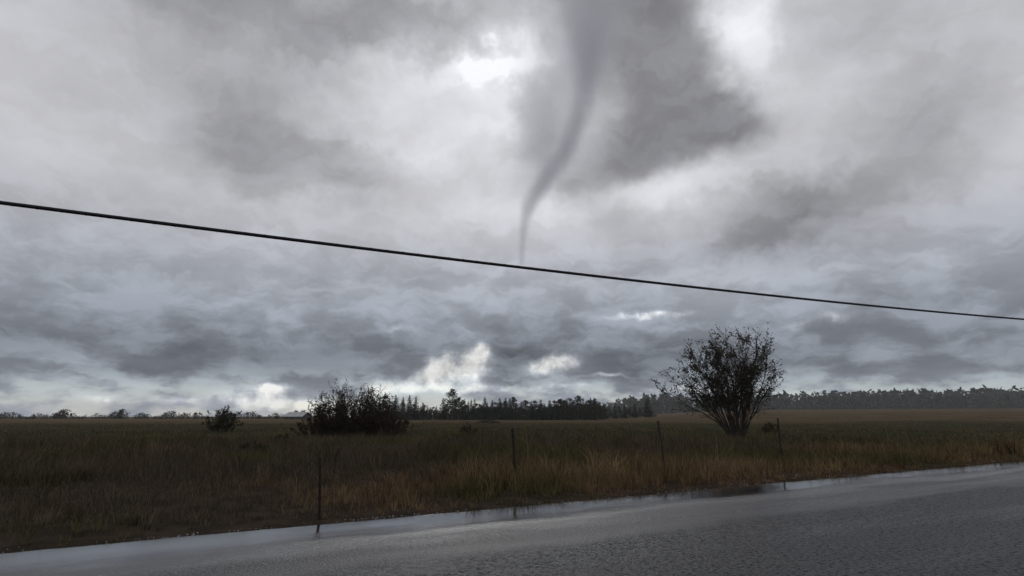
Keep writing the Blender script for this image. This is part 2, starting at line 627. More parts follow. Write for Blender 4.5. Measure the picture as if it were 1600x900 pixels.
def road_mat():
    m, nt, b = new_mat('wet_asphalt')
    L = nt.links
    tcn = mnode(nt, 'ShaderNodeTexCoord')
    obj = tcn.outputs['Object']

    def noise(scale, detail=5.0, rough=0.6, sc=(1, 1, 1)):
        mp = mnode(nt, 'ShaderNodeMapping'); mp.inputs['Scale'].default_value = sc
        L.new(obj, mp.inputs['Vector'])
        n = mnode(nt, 'ShaderNodeTexNoise')
        n.inputs['Scale'].default_value = scale
        n.inputs['Detail'].default_value = detail
        n.inputs['Roughness'].default_value = rough
        L.new(mp.outputs[0], n.inputs['Vector'])
        return n.outputs['Fac']

    def math_(op, a, c=0.0, cl=False):
        n = mnode(nt, 'ShaderNodeMath', operation=op, use_clamp=cl)
        for s, v in ((n.inputs[0], a), (n.inputs[1], c)):
            if isinstance(v, bpy.types.NodeSocket): L.new(v, s)
            else: s.default_value = v
        return n.outputs[0]

    def rng_(v, a, c, lo=0.0, hi=1.0):
        n = mnode(nt, 'ShaderNodeMapRange', interpolation_type='SMOOTHSTEP')
        L.new(v, n.inputs['Value'])
        n.inputs['From Min'].default_value = a; n.inputs['From Max'].default_value = c
        n.inputs['To Min'].default_value = lo; n.inputs['To Max'].default_value = hi
        return n.outputs[0]
    sx = mnode(nt, 'ShaderNodeSeparateXYZ'); L.new(obj, sx.inputs[0])
    q = math_('MULTIPLY', sx.outputs[1], -1.0)                       # metres from the field edge
    qn = math_('ADD', q, math_('MULTIPLY', math_('SUBTRACT', noise(0.5, 4.0, 0.55, (0.35, 1.2, 1)), 0.5), 2.8))
    film = rng_(qn, 1.0, 2.5, 1.0, 0.0)                            # standing water along the edge
    track = rng_(math_('ABSOLUTE', math_('SUBTRACT', qn, 3.3)), 0.0, 0.75, 0.14, 0.0)
    film = math_('MAXIMUM', film, track)                             # a smoother, wetter wheel path
    streak = rng_(noise(0.9, 4.0, 0.6, (0.12, 1.0, 1)), 0.45, 0.70)
    grit_n = mnode(nt, 'ShaderNodeTexVoronoi'); grit_n.inputs['Scale'].default_value = 42.0
    L.new(obj, grit_n.inputs['Vector'])
    grit = grit_n.outputs['Distance']
    rough_dry = rng_(streak, 0.0, 1.0, 0.40, 0.24)
    mx = mnode(nt, 'ShaderNodeMix', data_type='FLOAT')
    L.new(film, mx.inputs['Factor']); L.new(rough_dry, mx.inputs['A']); mx.inputs['B'].default_value = 0.045
    L.new(mx.outputs['Result'], b.inputs['Roughness'])
    col = mnode(nt, 'ShaderNodeMix', data_type='RGBA')
    L.new(rng_(noise(22.0, 7.0, 0.8), .38, .62), col.inputs['Factor'])
    col.inputs['A'].default_value = (.020, .020, .022, 1)
    col.inputs['B'].default_value = (.052, .052, .055, 1)
    L.new(col.outputs['Result'], b.inputs['Base Color'])
    grain = rng_(noise(19.0, 8.0, 0.9), .43, .57)
    away = rng_(qn, 1.3, 3.8)                                        # the crown of the road sheds its water
    hi = rng_(away, 0.0, 1.0, 0.75, 0.26); lo = rng_(away, 0.0, 1.0, 0.12, 0.0)
    sp = mnode(nt, 'ShaderNodeMix', data_type='FLOAT'); L.new(grain, sp.inputs['Factor']); L.new(lo, sp.inputs['A']); L.new(hi, sp.inputs['B'])
    sp2 = mnode(nt, 'ShaderNodeMix', data_type='FLOAT'); L.new(film, sp2.inputs['Factor']); L.new(sp.outputs['Result'], sp2.inputs['A']); sp2.inputs['B'].default_value = 1.0
    L.new(sp2.outputs['Result'], b.inputs['Specular IOR Level'])
    b.inputs['IOR'].default_value = 1.5
    dry = math_('SUBTRACT', 1.0, film)
    h = math_('MULTIPLY', math_('ADD', grit, math_('MULTIPLY', noise(18.0, 7.0, 0.75), 1.3)), math_('ADD', math_('MULTIPLY', dry, 0.97), 0.03))
    bp = mnode(nt, 'ShaderNodeBump')
    bp.inputs['Strength'].default_value = 1.0
    bp.inputs['Distance'].default_value = 0.009
    L.new(h, bp.inputs['Height'])
    bp2 = mnode(nt, 'ShaderNodeBump')
    bp2.inputs['Strength'].default_value = 0.12
    bp2.inputs['Distance'].default_value = 0.004
    L.new(noise(4.0, 3.0, 0.5), bp2.inputs['Height'])
    L.new(bp.outputs[0], bp2.inputs['Normal'])
    L.new(bp2.outputs[0], b.inputs['Normal'])
    return m


road = link_mesh('road', make_road(), road_mat())
road.location = (E0.x, E0.y, 0)
road.rotation_euler = (0, 0, road_ang)
tag(road, 'wet dark asphalt road with water standing along its far edge', kind='structure')


def road_pt(s, t, z=0.0):
    """s along the road from the left photo edge, t into the field"""
    return Vector((E0.x + UX * s + NX * t, E0.y + UY * s + NY * t, z))


# pale crumbs of gravel along the road edge
def make_gravel():
    V, F = [], []
    r = np.random.default_rng(5)
    oct_v = np.array([(1, 0, 0), (-1, 0, 0), (0, 1, 0), (0, -1, 0), (0, 0, 1), (0, 0, -1)], float)
    oct_f = np.array([(0, 2, 4), (2, 1, 4), (1, 3, 4), (3, 0, 4), (2, 0, 5), (1, 2, 5), (3, 1, 5), (0, 3, 5)])
    n = 0
    cols = []
    for k in range(4200):
        s = r.uniform(-6, 24)
        p = float(fbm(np.array([s * 0.9]), np.array([2.0]), 41)[0])
        lim = 1.0 if s < 6 else 0.35
        if r.random() > .5 * lim * max(0.0, (p - .45) * 2.4): continue
        t = r.normal(0.02, 0.06)
        w = road_pt(s, t)
        sz = r.uniform(.005, .016)
        sc = sz * r.uniform(.6, 1.3, 3); sc[2] *= .7
        V.append(oct_v * sc * r.uniform(.8, 1.2, (6, 1)) + np.array([w.x, w.y, -0.012 + sz * .3]))
        F.append(oct_f + n); n += 6
        g = r.uniform(.10, .34)
        cols.append(np.tile([[g, g * .98, g * .95]], (6, 1)))
    return fast_mesh('gravel', np.vstack(V), np.vstack(F), None, False, np.vstack(cols))


M_STONE = tint_mat('wet_gravel', 0.25, 0.5, 0.0)
tag(link_mesh('gravel', make_gravel(), M_STONE), 'pale wet gravel crumbs strewn along the far road edge', 'gravel', kind='stuff')


# ------------------------------------------------------------------ grass
def field_tint(x, y, r):
    """own colour of the dead grass and weeds: patches of rust, straw, olive, grey-brown"""
    q = road_q(x, y)
    n1 = fbm(x * .22, y * .22, 51); n2 = fbm(x * .5 + 9, y * .5, 57); n3 = fbm(x * .08, y * .08, 63)
    rust = np.array([.190, .124, .064]); straw = np.array([.255, .180, .092]); olive = np.array([.078, .074, .032])
    gbrn = np.array([.092, .072, .050]); green = np.array([.060, .070, .035]); tan = np.array([.125, .094, .057])
    n = len(x)
    c = np.tile(gbrn, (n, 1))

    def blend(c, col, w):
        w = np.clip(w, 0, 1)[:, None]
        return c * (1 - w) + col * w
    a = x / np.maximum(y, 1)
    near = (1 - sstep(3.0, 7.5, q + (n1 - .5) * 4)) * sstep(-.42, -.05, a)
    c = blend(c, rust, near * .85)
    c = blend(c, straw, sstep(.58, .72, n2) * .55 * (0.35 + near))
    c = blend(c, olive, sstep(.52, .70, n1) * .8)
    mid = sstep(34, 60, r + (n3 - .5) * 30)
    c = blend(c, green, mid * .75)
    c = blend(c, rust, mid * sstep(.50, .62, n2) * .5)
    c = blend(c, tan, sstep(130, 200, r))
    return c * r_grass.uniform(.4, 1.6, (n, 1))


r_grass = np.random.default_rng(3)


def make_grass():
    parts = []

    def scatter(n, r0, r1, power, width, hmul):
        g = r_grass
        u = g.random(n)
        r = (r0 ** power + u * (r1 ** power - r0 ** power)) ** (1 / power)
        az = np.radians(g.uniform(-52, 52, n))
        x, y = r * np.sin(az), r * np.cos(az)
        q = road_q(x, y)
        tuft = .5 * fbm(x * 1.1, y * 1.1, 71) + .5 * vnoise(x * 3.1, y * 3.1, 73)
        clump = fbm(x * .35, y * .35, 77)
        keep = (q > 0.10 + .25 * vnoise(x * 2.3, y * 2.3, 79)) & (g.random(n) < np.clip((tuft - .22) * 2.6, .12, 1))
        x, y, q, r, tuft, clump, az = (v[keep] for v in (x, y, q, r, tuft, clump, az))
        n = len(x)
        a = x / np.maximum(y, 1)
        h = .09 + .53 * sstep(.5, 2.3, q) * (0.35 + 1.1 * tuft) * (0.45 + clump)
        bare = (1 - sstep(-.30, .02, a + (clump - .5) * .35)) * (1 - sstep(7, 11, q))
        h *= 1 - .62 * bare
        h *= 1 - .65 * sstep(32, 60, r)
        h *= g.uniform(.45, 1.25, n) * hmul
        w = width * (np.maximum(r, 9) / 12.0) ** .75 * g.uniform(.6, 1.5, n)
        th = g.uniform(0, 2 * np.pi, n)
        ld = g.uniform(0, 2 * np.pi, n); lean = h * g.uniform(.1, .75, n)
        z = ground_z(x, y)
        base = np.stack([x, y, z - .02], -1)
        side = np.stack([np.cos(th) * w, np.sin(th) * w, np.zeros(n)], -1) * .5
        lv = np.stack([np.cos(ld) * lean, np.sin(ld) * lean, np.zeros(n)], -1)
        up = np.zeros((n, 3)); up[:, 2] = h
        v = np.stack([base - side, base + side, base + lv * .35 + up * .6 - side * .75, base + lv * .35 + up * .6 + side * .75, base + lv + up], 1)
        c = field_tint(x, y, r)
        parts.append((v, np.repeat(c[:, None, :], 5, 1)))
    def tufts(n_t, per, r0, r1, power, width):
        """separate clumps: blades that spring from one crown and bend outwards"""
        g = r_grass
        r = (r0 ** power + g.random(n_t) * (r1 ** power - r0 ** power)) ** (1 / power)
        az = np.radians(g.uniform(-52, 52, n_t))
        x, y = r * np.sin(az), r * np.cos(az)
        q = road_q(x, y)
        cl = fbm(x * .3 + 5, y * .3, 91)
        keep = (q > .12) & (g.random(n_t) < np.clip((cl - .25) * 2.5, .08, 1))
        x, y, q, r, cl = (v[keep] for v in (x, y, q, r, cl))
        a = x / np.maximum(y, 1)
        H = (.10 + .42 * sstep(.3, 2.2, q)) * g.uniform(.5, 1.75, len(x)) * (.5 + cl)
        H *= 1 - .45 * (1 - sstep(-.30, .02, a)) * (1 - sstep(7, 11, q))
        col = field_tint(x, y, r)
        x, y, r, H = (np.repeat(v, per) for v in (x, y, r, H))
        col = np.repeat(col, per, 0)
        n = len(x)
        ang = g.uniform(0, 2 * np.pi, n); rad = np.sqrt(g.random(n)) * .09 * (.6 + H)
        bx, by = x + np.cos(ang) * rad, y + np.sin(ang) * rad
        h = H * g.uniform(.55, 1.15, n)
        ld = ang + g.normal(0, .5, n); lean = h * g.uniform(.15, 1.0, n)
        w = width * (np.maximum(r, 9) / 12.0) ** .75 * g.uniform(.6, 1.5, n)
        th = g.uniform(0, 2 * np.pi, n)
        base = np.stack([bx, by, ground_z(bx, by) - .02], -1)
        side = np.stack([np.cos(th) * w, np.sin(th) * w, np.zeros(n)], -1) * .5
        lv = np.stack([np.cos(ld) * lean, np.sin(ld) * lean, -.25 * lean], -1)
        up = np.zeros((n, 3)); up[:, 2] = h
        v = np.stack([base - side, base + side, base + lv * .3 + up * .65 - side * .8, base + lv * .3 + up * .65 + side * .8, base + lv + up], 1)
        parts.append((v, np.repeat((col * g.uniform(.7, 1.3, (n, 1)))[:, None, :], 5, 1)))
    scatter(210000, 8.5, 34, 1.35, .0085, .8)
    tufts(9000, 16, 8.5, 45, 1.35, .010)
    scatter(110000, 30, 90, 1.2, .012, 1.0)
    scatter(50000, 80, 330, 1.1, .022, .7)
    scatter(5000, 9, 45, 1.3, .007, 2.1)
    V = np.concatenate([p[0] for p in parts]); C = np.concatenate([p[1] for p in parts])
    n = len(V)
    b = (np.arange(n) * 5)[:, None]
    F = np.concatenate([b + [0, 1, 3], b + [0, 3, 2], b + [2, 3, 4]], 0)
    return fast_mesh('grass', V.reshape(-1, 3), F, None, False, C.reshape(-1, 3))


tag(link_mesh('grass', make_grass(), M_GRASS), 'dead brown and olive grass and weeds covering the field', 'grass', kind='stuff')


# ------------------------------------------------------------------ shrubs
def leaf_mesh(name, pts, dirs, size, tints, r):
    """small pointed leaf: two triangles folded along the midrib"""
    n = len(pts)
    P_ = np.asarray(pts); D = np.asarray(dirs) + r.normal(0, .55, (n, 3))
    D /= np.linalg.norm(D, axis=1)[:, None] + 1e-9
    S = np.cross(D, r.normal(0, 1, (n, 3))); S /= np.linalg.norm(S, axis=1)[:, None] + 1e-9
    N = np.cross(D, S)
    l = (size * r.uniform(.6, 1.4, n))[:, None]
    v = np.stack([P_, P_ + D * l * .5 + S * l * .34 + N * l * .12, P_ + D * l, P_ + D * l * .5 - S * l * .34 + N * l * .12], 1)
    b = (np.arange(n) * 4)[:, None]
    F = np.concatenate([b + [0, 1, 2], b + [0, 2, 3]], 0)
    C = np.repeat(np.asarray(tints)[:, None, :], 4, 1)
    return fast_mesh(name, v.reshape(-1, 3), F, None, False, C.reshape(-1, 3))


def grow_shrub(name, loc, seed, n_stems, base_r, height_fn, tilt, r0, branches, twigs, leaf_size, leaf_pal, leaf_prob, leaves_per=4, kink=.10, up=.25, lean=(0, 0), bare_low=.25, split=False, leaf_z=None):
    """multi-stemmed shrub: stems fan out of the base, carry side branches, twigs and leaves"""
    g = np.random.default_rng(seed)
    root = empty(name, loc)
    pal = np.array(leaf_pal)
    sl, sr, bl_, brr, tl, tr_ = [], [], [], [], [], []
    lp, ld, lc = [], [], []

    def walk(p, d, length, n, kink_, up_):
        """m chains at once: p, d (m,3), length (m)"""
        out = [p]
        for _ in range(n):
            d = d + g.normal(0, kink_, d.shape); d[:, 2] += up_ / n
            d /= np.linalg.norm(d, axis=1)[:, None]
            p = p + d * (length / n)[:, None]
            out.append(p)
        return np.stack(out, 1)

    def unit(v):
        return v / (np.linalg.norm(v, axis=-1)[..., None] + 1e-9)

    def leaves(lines, prob):
        m, n, _ = lines.shape
        for _ in range(leaves_per):
            for k in range(1, n):
                a_ = lines[:, k - 1]; dd = lines[:, k] - a_
                p = a_ + dd * g.random((m, 1))
                pr = np.full(m, prob)
                if leaf_z is not None: pr = pr * leaf_z(p[:, 2])
                sel = g.random(m) < pr
                if not sel.any(): continue
                lp.append(p[sel]); ld.append((unit(dd) + g.normal(0, .6, (m, 3)))[sel])
                lc.append(pal[g.integers(len(pal), size=sel.sum())] * g.uniform(.6, 1.4, (sel.sum(), 1)))
    k = np.sqrt((np.arange(n_stems) + .5) / n_stems)
    az = g.uniform(0, 2 * np.pi, n_stems)
    ti = tilt * k ** 1.2 * g.uniform(.75, 1.15, n_stems)
    b0 = np.stack([np.cos(az) * base_r[0] * k, np.sin(az) * base_r[1] * k, np.full(n_stems, -.08)], -1)
    d = unit(np.stack([np.cos(az) * np.sin(ti) + lean[0], np.sin(az) * np.sin(ti) + lean[1], np.cos(ti)], -1))
    L = height_fn(k, az) * g.uniform(.78, 1.08, n_stems)
    S = walk(b0, d, L, 9, kink, up)
    rr = r0 * g.uniform(.6, 1.2, n_stems)
    SR = rr[:, None] * (1 - .85 * np.arange(10) / 9)[None, :] + .004
    leaves(S[:, 7:], leaf_prob)
    si = np.repeat(np.arange(n_stems), branches)
    m = len(si)
    t = g.uniform(bare_low, .98, m) * 9
    i = np.minimum(t.astype(int), 8)
    p0 = S[si, i]; sd = S[si, i + 1] - p0
    p = p0 + sd * (t - i)[:, None]
    out = unit(p * np.array([1, 1, 0]))
    bd = unit(unit(sd) + g.normal(0, .55, (m, 3)) + out * .25)
    bl = L[si] * g.uniform(.10, .27, m) * (1.15 - .5 * t / 9)
    B = walk(p, bd, bl, 5, kink * 1.5, up)
    BR = (rr[si] * (1 - .8 * t / 9) * .5 + .003)[:, None] * (1 - .7 * np.arange(6) / 5)[None, :] + .002
    leaves(B[:, 2:], leaf_prob * .8)
    bi = np.repeat(np.arange(m), twigs)
    j = g.integers(1, 5, len(bi))
    p2 = B[bi, j]
    td = unit(unit(B[bi, j + 1] - p2) + g.normal(0, .6, (len(bi), 3)))
    T = walk(p2, td, bl[bi] * g.uniform(.25, .65, len(bi)), 3, kink * 2, up)
    TR = np.tile(np.array([.0060, .0052, .0042, .003]), (len(bi), 1))
    leaves(T, leaf_prob)
    if split:
        for q in range(n_stems):
            v, f = batch_tubes(S[q:q + 1], SR[q:q + 1], 6)
            link_mesh('stem', fast_mesh('stem', v, f, M_BARK, True), None, root)
    else:
        v, f = batch_tubes(S, SR, 5)
        link_mesh('stems', fast_mesh('stems', v, f, M_BARK, True), None, root)['kind'] = 'stuff'
    v, f = batch_tubes(B, BR, 4)
    link_mesh('branches', fast_mesh('branches', v, f, M_BARK, True), None, root)['kind'] = 'stuff'
    v, f = batch_tubes(T, TR, 3)
    link_mesh('twigs', fast_mesh('twigs', v, f, M_BARK), None, root)['kind'] = 'stuff'
    if lp:
        link_mesh('foliage', leaf_mesh('foliage', np.vstack(lp), np.vstack(ld), leaf_size, np.vstack(lc), g), M_LEAF, root)['kind'] = 'stuff'
    return root


def foot(px, py):
    """ground point seen at a photo pixel, found on the terrain"""
    z = 0.0
    for _ in range(6):
        p = on_ground(px, py, z)
        z = gz(p.x, p.y)
    p = on_ground(px, py, z)
    return Vector((p.x, p.y, z))


DARK_GREEN = [(.030, .038, .018), (.040, .046, .020), (.026, .030, .018), (.060, .052, .022), (.050, .030, .020)]
BROWN_LEAF = [(.060, .040, .026), (.045, .030, .022), (.075, .046, .028), (.040, .036, .022)]
RED_LEAF = [(.085, .030, .024), (.065, .026, .022), (.050, .034, .022), (.038, .036, .020)]
SAGE_LEAF = [(.070, .078, .066), (.055, .062, .052), (.085, .088, .072)]

# tall vase-shaped shrub on the right
pR = foot(1153, 687)
b = grow_shrub('tall_shrub', pR, 101, 50, (.42, .4), lambda k, a: 8.55 - 1.7 * k ** 2 + .35 * np.cos(a * 3 + 1), R(31), .044, 22, 4, .115,
               DARK_GREEN + [(.070, .034, .022)], .42, 3, .11, .22, (-.06, 0), .32, True, lambda z: np.clip((z - 1.2) / 3.0, .10, 1.0))
tag(b, 'tall dark many-stemmed shrub fanning upward at the right of the field', 'shrub')

# broad leafy shrub on the left
pL = foot(550, 684)
b = grow_shrub('broad_shrub', pL, 103, 130, (2.5, 1.6), lambda k, a: 4.6 - 1.6 * k ** 2.5, R(30), .024, 14, 5, .085,
               BROWN_LEAF + RED_LEAF[1:2] + DARK_GREEN[:3], .55, 3, .10, .2, (0, 0), .06, False, lambda z: np.clip(1.25 - z / 4.3, .28, 1.0))
tag(b, 'broad dark leafy shrub with twiggy top at the left of the field', 'shrub')
b = grow_shrub('red_leaved_shrub', foot(497, 683), 107, 44, (1.3, .8), lambda k, a: 2.2 - .8 * k, R(42), .014, 10, 4, .08,
               RED_LEAF, .6, 3, .12, .1, (0, 0), .08)
tag(b, 'low reddish shrub against the left side of the broad dark shrub', 'shrub')
b = grow_shrub('brown_shrub', foot(607, 685), 109, 50, (1.2, .8), lambda k, a: 2.5 - .8 * k, R(34), .014, 10, 4, .08,
               BROWN_LEAF, .5, 3, .12, .15, (0, 0), .08)
tag(b, 'low brown shrub against the right side of the broad dark shrub', 'shrub')
b = grow_shrub('loose_leaved_shrub', foot(345, 676), 113, 30, (.6, .5), lambda k, a: 3.3 - 1.0 * k, R(46), .03, 12, 4, .10,
               DARK_GREEN, .40, 3, .10, .3, (0, 0), .15)
tag(b, 'small loose-leaved shrub left of the broad dark shrub, before the low tree line', 'shrub')

weeds = [
    (733, 684, 1.15, .9, BROWN_LEAF, 'dark twiggy weed clump in mid field, just left of the capped fence post', 'weed_clump'),
    (703, 703, .75, .8, SAGE_LEAF, 'grey-green sagebrush in front of the dark twiggy weed clump', 'sagebrush'),
    (768, 684, .55, .9, DARK_GREEN, 'low green bush between the twiggy weed clump and the capped fence post', 'low_bush'),
    (748, 742, .45, .5, SAGE_LEAF, 'small grey-green sagebrush nearer the road, left of the capped fence post', 'sagebrush'),
    (925, 693, .6, .6, DARK_GREEN, 'small dark green bush midway between the two central fence posts', 'low_bush'),
    (393, 715, .8, .9, DARK_GREEN, 'dark low bush behind the leftmost stretch of bare ground', 'low_bush'),
    (440, 700, .8, 1.2, BROWN_LEAF, 'brown weedy bush in front of the reddish shrub', 'low_bush'),
    (1205, 676, 1.2, 1.0, [(.05, .058, .022), (.07, .064, .026)], 'yellow-green low bush at the right foot of the tall vase-shaped shrub', 'low_bush'),
]
for i, (px, py, h, w, pal, lab, nm) in enumerate(weeds):
    b = grow_shrub(nm, foot(px, py), 200 + i, 26, (w * .45, w * .4), lambda k, a, h=h: h * (1.1 - .4 * k), R(42), .007, 6, 2, .055 + .03 * h,
                   pal, .6, 3, .12, .1, (0, 0), .1)
    tag(b, lab, 'weed' if 'weed' in nm else 'bush')


# ------------------------------------------------------------------ fence posts
def t_post(name, px_top, py_top, px_base, py_base, lab, cap=False, rz=0.0, width=1.0):
    base = foot(px_base, py_base)
    top = at(px_top, py_top, base.y + .05)
    axis = top - base
    L = axis.length
    root = empty(name, base)
    root.rotation_mode = 'QUATERNION'
    root.rotation_quaternion = axis.to_track_quat('Z', 'Y')
    m = MB()
    w, t = .055 * width, .010
    prof = [(-w / 2, -t / 2), (w / 2, -t / 2), (w / 2, t / 2), (t / 2, t / 2), (t / 2, w * .85), (-t / 2, w * .85), (-t / 2, t / 2), (-w / 2, t / 2)]
    n = len(prof)
    ca, sa = math.cos(rz), math.sin(rz)
    z0, z1 = -.35, L
    for z in (z0, z1):
        m.v += [(x * ca - y * sa, x * sa + y * ca, z) for x, y in prof]
    for k in range(n):
        j = (k + 1) % n
        m.f.append((k, j, n + j, n + k))
    m.f.append(tuple(range(n))[::-1]); m.f.append(tuple(range(n, 2 * n)))
    m.build('shaft', M_RUST, root)
    s = MB()
    k = .18
    while k < L - .05:
        x, y = 0, -t / 2 - .004
        s.box((x * ca - y * sa, x * sa + y * ca, k), (.012, .010, .014), rz)
        k += .055
    s.build('studs', M_RUST, root)['kind'] = 'stuff'
    if cap:
        c = MB()
        c.tube([(0, .01, L - .15), (0, .01, L - .14), (0, .01, L + .015), (0, .01, L + .03)], [.026, .033, .033, .02], 10)
        c.build('cap', M_CABLE, root, False)
    return tag(root, lab, 'fence post', 'steel fence posts along the roadside')


t_post('fence_post', 499.5, 716, 498, 812, 'thin leftmost steel fence post, standing close to the road edge', False, .4, .8)
t_post('fence_post', 800, 671, 805, 768, 'steel fence post with a thick capped top at the middle of the fence', True, .2)
t_post('fence_post', 1027, 658, 1040, 748, 'leaning steel fence post left of the tall vase-shaped shrub', False, .5)
t_post('fence_post', 1215, 653, 1223, 728, 'rightmost steel fence post, right of the tall vase-shaped shrub', False, .1)


def stake(name, px, py_top, py_base, lab, r=.05):
    b_ = foot(px, py_base)
    top = at(px, py_top, b_.y)
    root = MB()
    h = top.z - b_.z
    root.tube([(0, 0, -.3), (0, 0, h * .5), (.01, .02, h - .04), (.012, .02, h)], [r, r * .96, r * .9, r * .6], 8)
    o = root.build(name, M_WOOD)
    o.location = b_
    return tag(o, lab, 'post')


stake('wooden_post', 650, 671, 681, 'short dark wooden post in mid field, right of the brown shrub', .09)
stake('wooden_post', 944.5, 643, 656, 'thin dark post before the far trees, left of the small green conifers', .13)


# ------------------------------------------------------------------ overhead cable
def make_cable():
    """straight run along the road at constant height with a little sag"""
    H = 4.75
    def hit(px, py):
        d = ray(px, py); k = (H - CAM_H) / d.z
        return Vector((d.x * k, d.y * k, H))
    a, mid, c = hit(373, 364), hit(800, 417), hit(1227, 464)
    d = (c - a); d.z = 0; d.normalize()
    m = MB()
    pts = []
    La = (c - a).length
    for k in range(-40, 81):
        s = k / 40.0
        p = a + (c - a) * s
        # sag measured from the photo: the middle of the run hangs a little low
        p = p + Vector((0, 0, 0.030 * ((2 * s - 1) ** 2 - 1)))
        pts.append(p)
    m.tube(pts, [.030] * len(pts), 8)
    o = m.build('overhead_cable', M_CABLE, None, True)
    # lashing wire wound round the bundle
    w = MB()
    hp = []
    for k in range(0, 900):
        s = -1.0 + 3.0 * k / 899
        p = a + (c - a) * s + Vector((0, 0, 0.030 * ((2 * s - 1) ** 2 - 1)))
        t = k * .9
        hp.append(p + Vector((-d.y * math.cos(t) * .031, d.x * math.cos(t) * .031, math.sin(t) * .031)))
    w.tube(hp, [.003] * len(hp), 4)
    w.build('lashing_wire', M_CABLE, o)
    return o


tag(make_cable(), 'thick black overhead cable slanting down across the sky', 'cable')


# ------------------------------------------------------------------ conifers
def conifer_meshes(seed, kind):
    """unit-height tree; returns (trunk mesh, crown mesh)"""
    g = np.random.default_rng(seed)
    tr = MB()
    bend = g.normal(0, .006, 2)
    tp = [(bend[0] * t * 4, bend[1] * t * 4, t) for t in (-.03, .1, .3, .55, .8, .97)]
    tr.tube(tp, [.024, .020, .016, .011, .006, .0015], 7)
    V, F, C = [], [], []
    nv = 0

    def blade(p, d, l, w, c):
        nonlocal nv
        d = d / (np.linalg.norm(d) + 1e-9)
        s = np.cross(d, g.normal(0, 1, 3)); s /= np.linalg.norm(s) + 1e-9
        V.append(np.array([p - s * w * .3, p + s * w * .3, p + d * l * .55 + s * w * .5, p + d * l, p + d * l * .55 - s * w * .5]))
        F.append(np.array([[nv, nv + 1, nv + 2], [nv, nv + 2, nv + 4], [nv + 4, nv + 2, nv + 3]])); nv += 5
        C.append(np.tile(c * g.uniform(.6, 1.35), (5, 1)))
    base_c = {'fir': np.array([.020, .030, .020]), 'pine': np.array([.026, .035, .019]), 'round': np.array([.034, .036, .020])}[kind]
    if kind == 'fir':
        t = .07
        while t < .985:
            rad = .25 * (1 - t) ** .8 + .014
            rad *= g.uniform(.75, 1.15)
            nb = int(6 + 9 * (1 - t))
            for _ in range(nb):
                az = g.uniform(0, 2 * np.pi)
                rl = rad * g.uniform(.6, 1.15)
                d = np.array([math.cos(az), math.sin(az), g.uniform(-.35, .25)])
                p0 = np.array([0, 0, t])
                tr.tube([tuple(p0), tuple(p0 + d * rl * .9)], [.004, .001], 3, False)
                for k in range(6):
                    f = g.uniform(.15, 1.0)
                    blade(p0 + d * rl * f, d * .6 + g.normal(0, .5, 3) + np.array([0, 0, -.1]), .075 * (.30 + .70 * (1 - t)) * g.uniform(.6, 1.3), .022 * (.4 + .6 * (1 - t)), base_c)
            t += g.uniform(.022, .038)
        for k in range(8):
            blade(np.array([0, 0, .93 + .008 * k]), np.array([g.normal(0, .3), g.normal(0, .3), 1]), .04, .012, base_c)
    elif kind == 'pine':
        lobes = []
        for k in range(22):
            t = g.uniform(.16, .95)
            rad = .21 * math.sin(min(1, (1.04 - t) / .55) * math.pi / 2) * g.uniform(.35, 1.0)
            az = g.uniform(0, 2 * np.pi)
            c = np.array([math.cos(az) * rad, math.sin(az) * rad, t])
            lobes.append((c, g.uniform(.065, .11)))
            tr.tube([(0, 0, t - .06), tuple(c)], [.006, .002], 4, False)
        lobes.append((np.array([0, 0, .94]), .06))
        for c, s in lobes:
            for _ in range(85):
                v = g.normal(0, 1, 3); v /= np.linalg.norm(v)
                p = c + v * s * g.uniform(.45, 1.0) * np.array([1, 1, .7])
                blade(p, v + g.normal(0, .5, 3) + np.array([0, 0, .3]), .034 * g.uniform(.6, 1.4), .017, base_c)
    else:
        lobes = [(np.array([g.normal(0, .13), g.normal(0, .13), g.uniform(.16, .85)]), g.uniform(.10, .17)) for _ in range(16)]
        for c, s in lobes:
            k_ = 1 - max(0, c[2] - .55) * 1.1
            c = c * np.array([k_, k_, 1])
            tr.tube([(0, 0, max(.1, c[2] - .2)), tuple(c)], [.008, .002], 4, False)
            for _ in range(90):
                v = g.normal(0, 1, 3); v /= np.linalg.norm(v)
                p = c + v * s * g.uniform(.4, 1.0)
                p[2] = max(p[2], .02)
                blade(p, v + g.normal(0, .7, 3), .036 * g.uniform(.6, 1.4), .022, base_c)
    crown = fast_mesh('crown', np.vstack(V), np.vstack(F), M_NEEDLE, False, np.vstack(C))
    return tr.mesh('trunk', M_TRUNK), crown


LIB = {k: [conifer_meshes(s0 + i, k) for i in range(n)] for k, s0, n in (('fir', 300, 4), ('pine', 320, 4), ('round', 340, 3))}


def plant_tree(name, kind, px, py_top, Y, lab, group, width=1.0, cat='tree', rz=None, var=None, sink=0.0):
    x = (px - 800) / F_PX * Y * 1.0
    d = ray(px, 650.0); x = d.x / d.y * Y
    z = gz(x, Y) - sink
    top = at(px, py_top, Y)
    h = top.z - z
    tr, cw = LIB[kind][random.randrange(len(LIB[kind])) if var is None else var % len(LIB[kind])]
    root = empty(name, (x, Y, z), random.uniform(0, 6.28) if rz is None else rz)
    a = link_mesh('trunk', tr, None, root); c = link_mesh('crown', cw, None, root)
    c['kind'] = 'stuff'; a['kind'] = 'stuff'
    for o in (a, c):
        o.scale = (h * width, h * width, h)
    return tag(root, lab, cat, group)


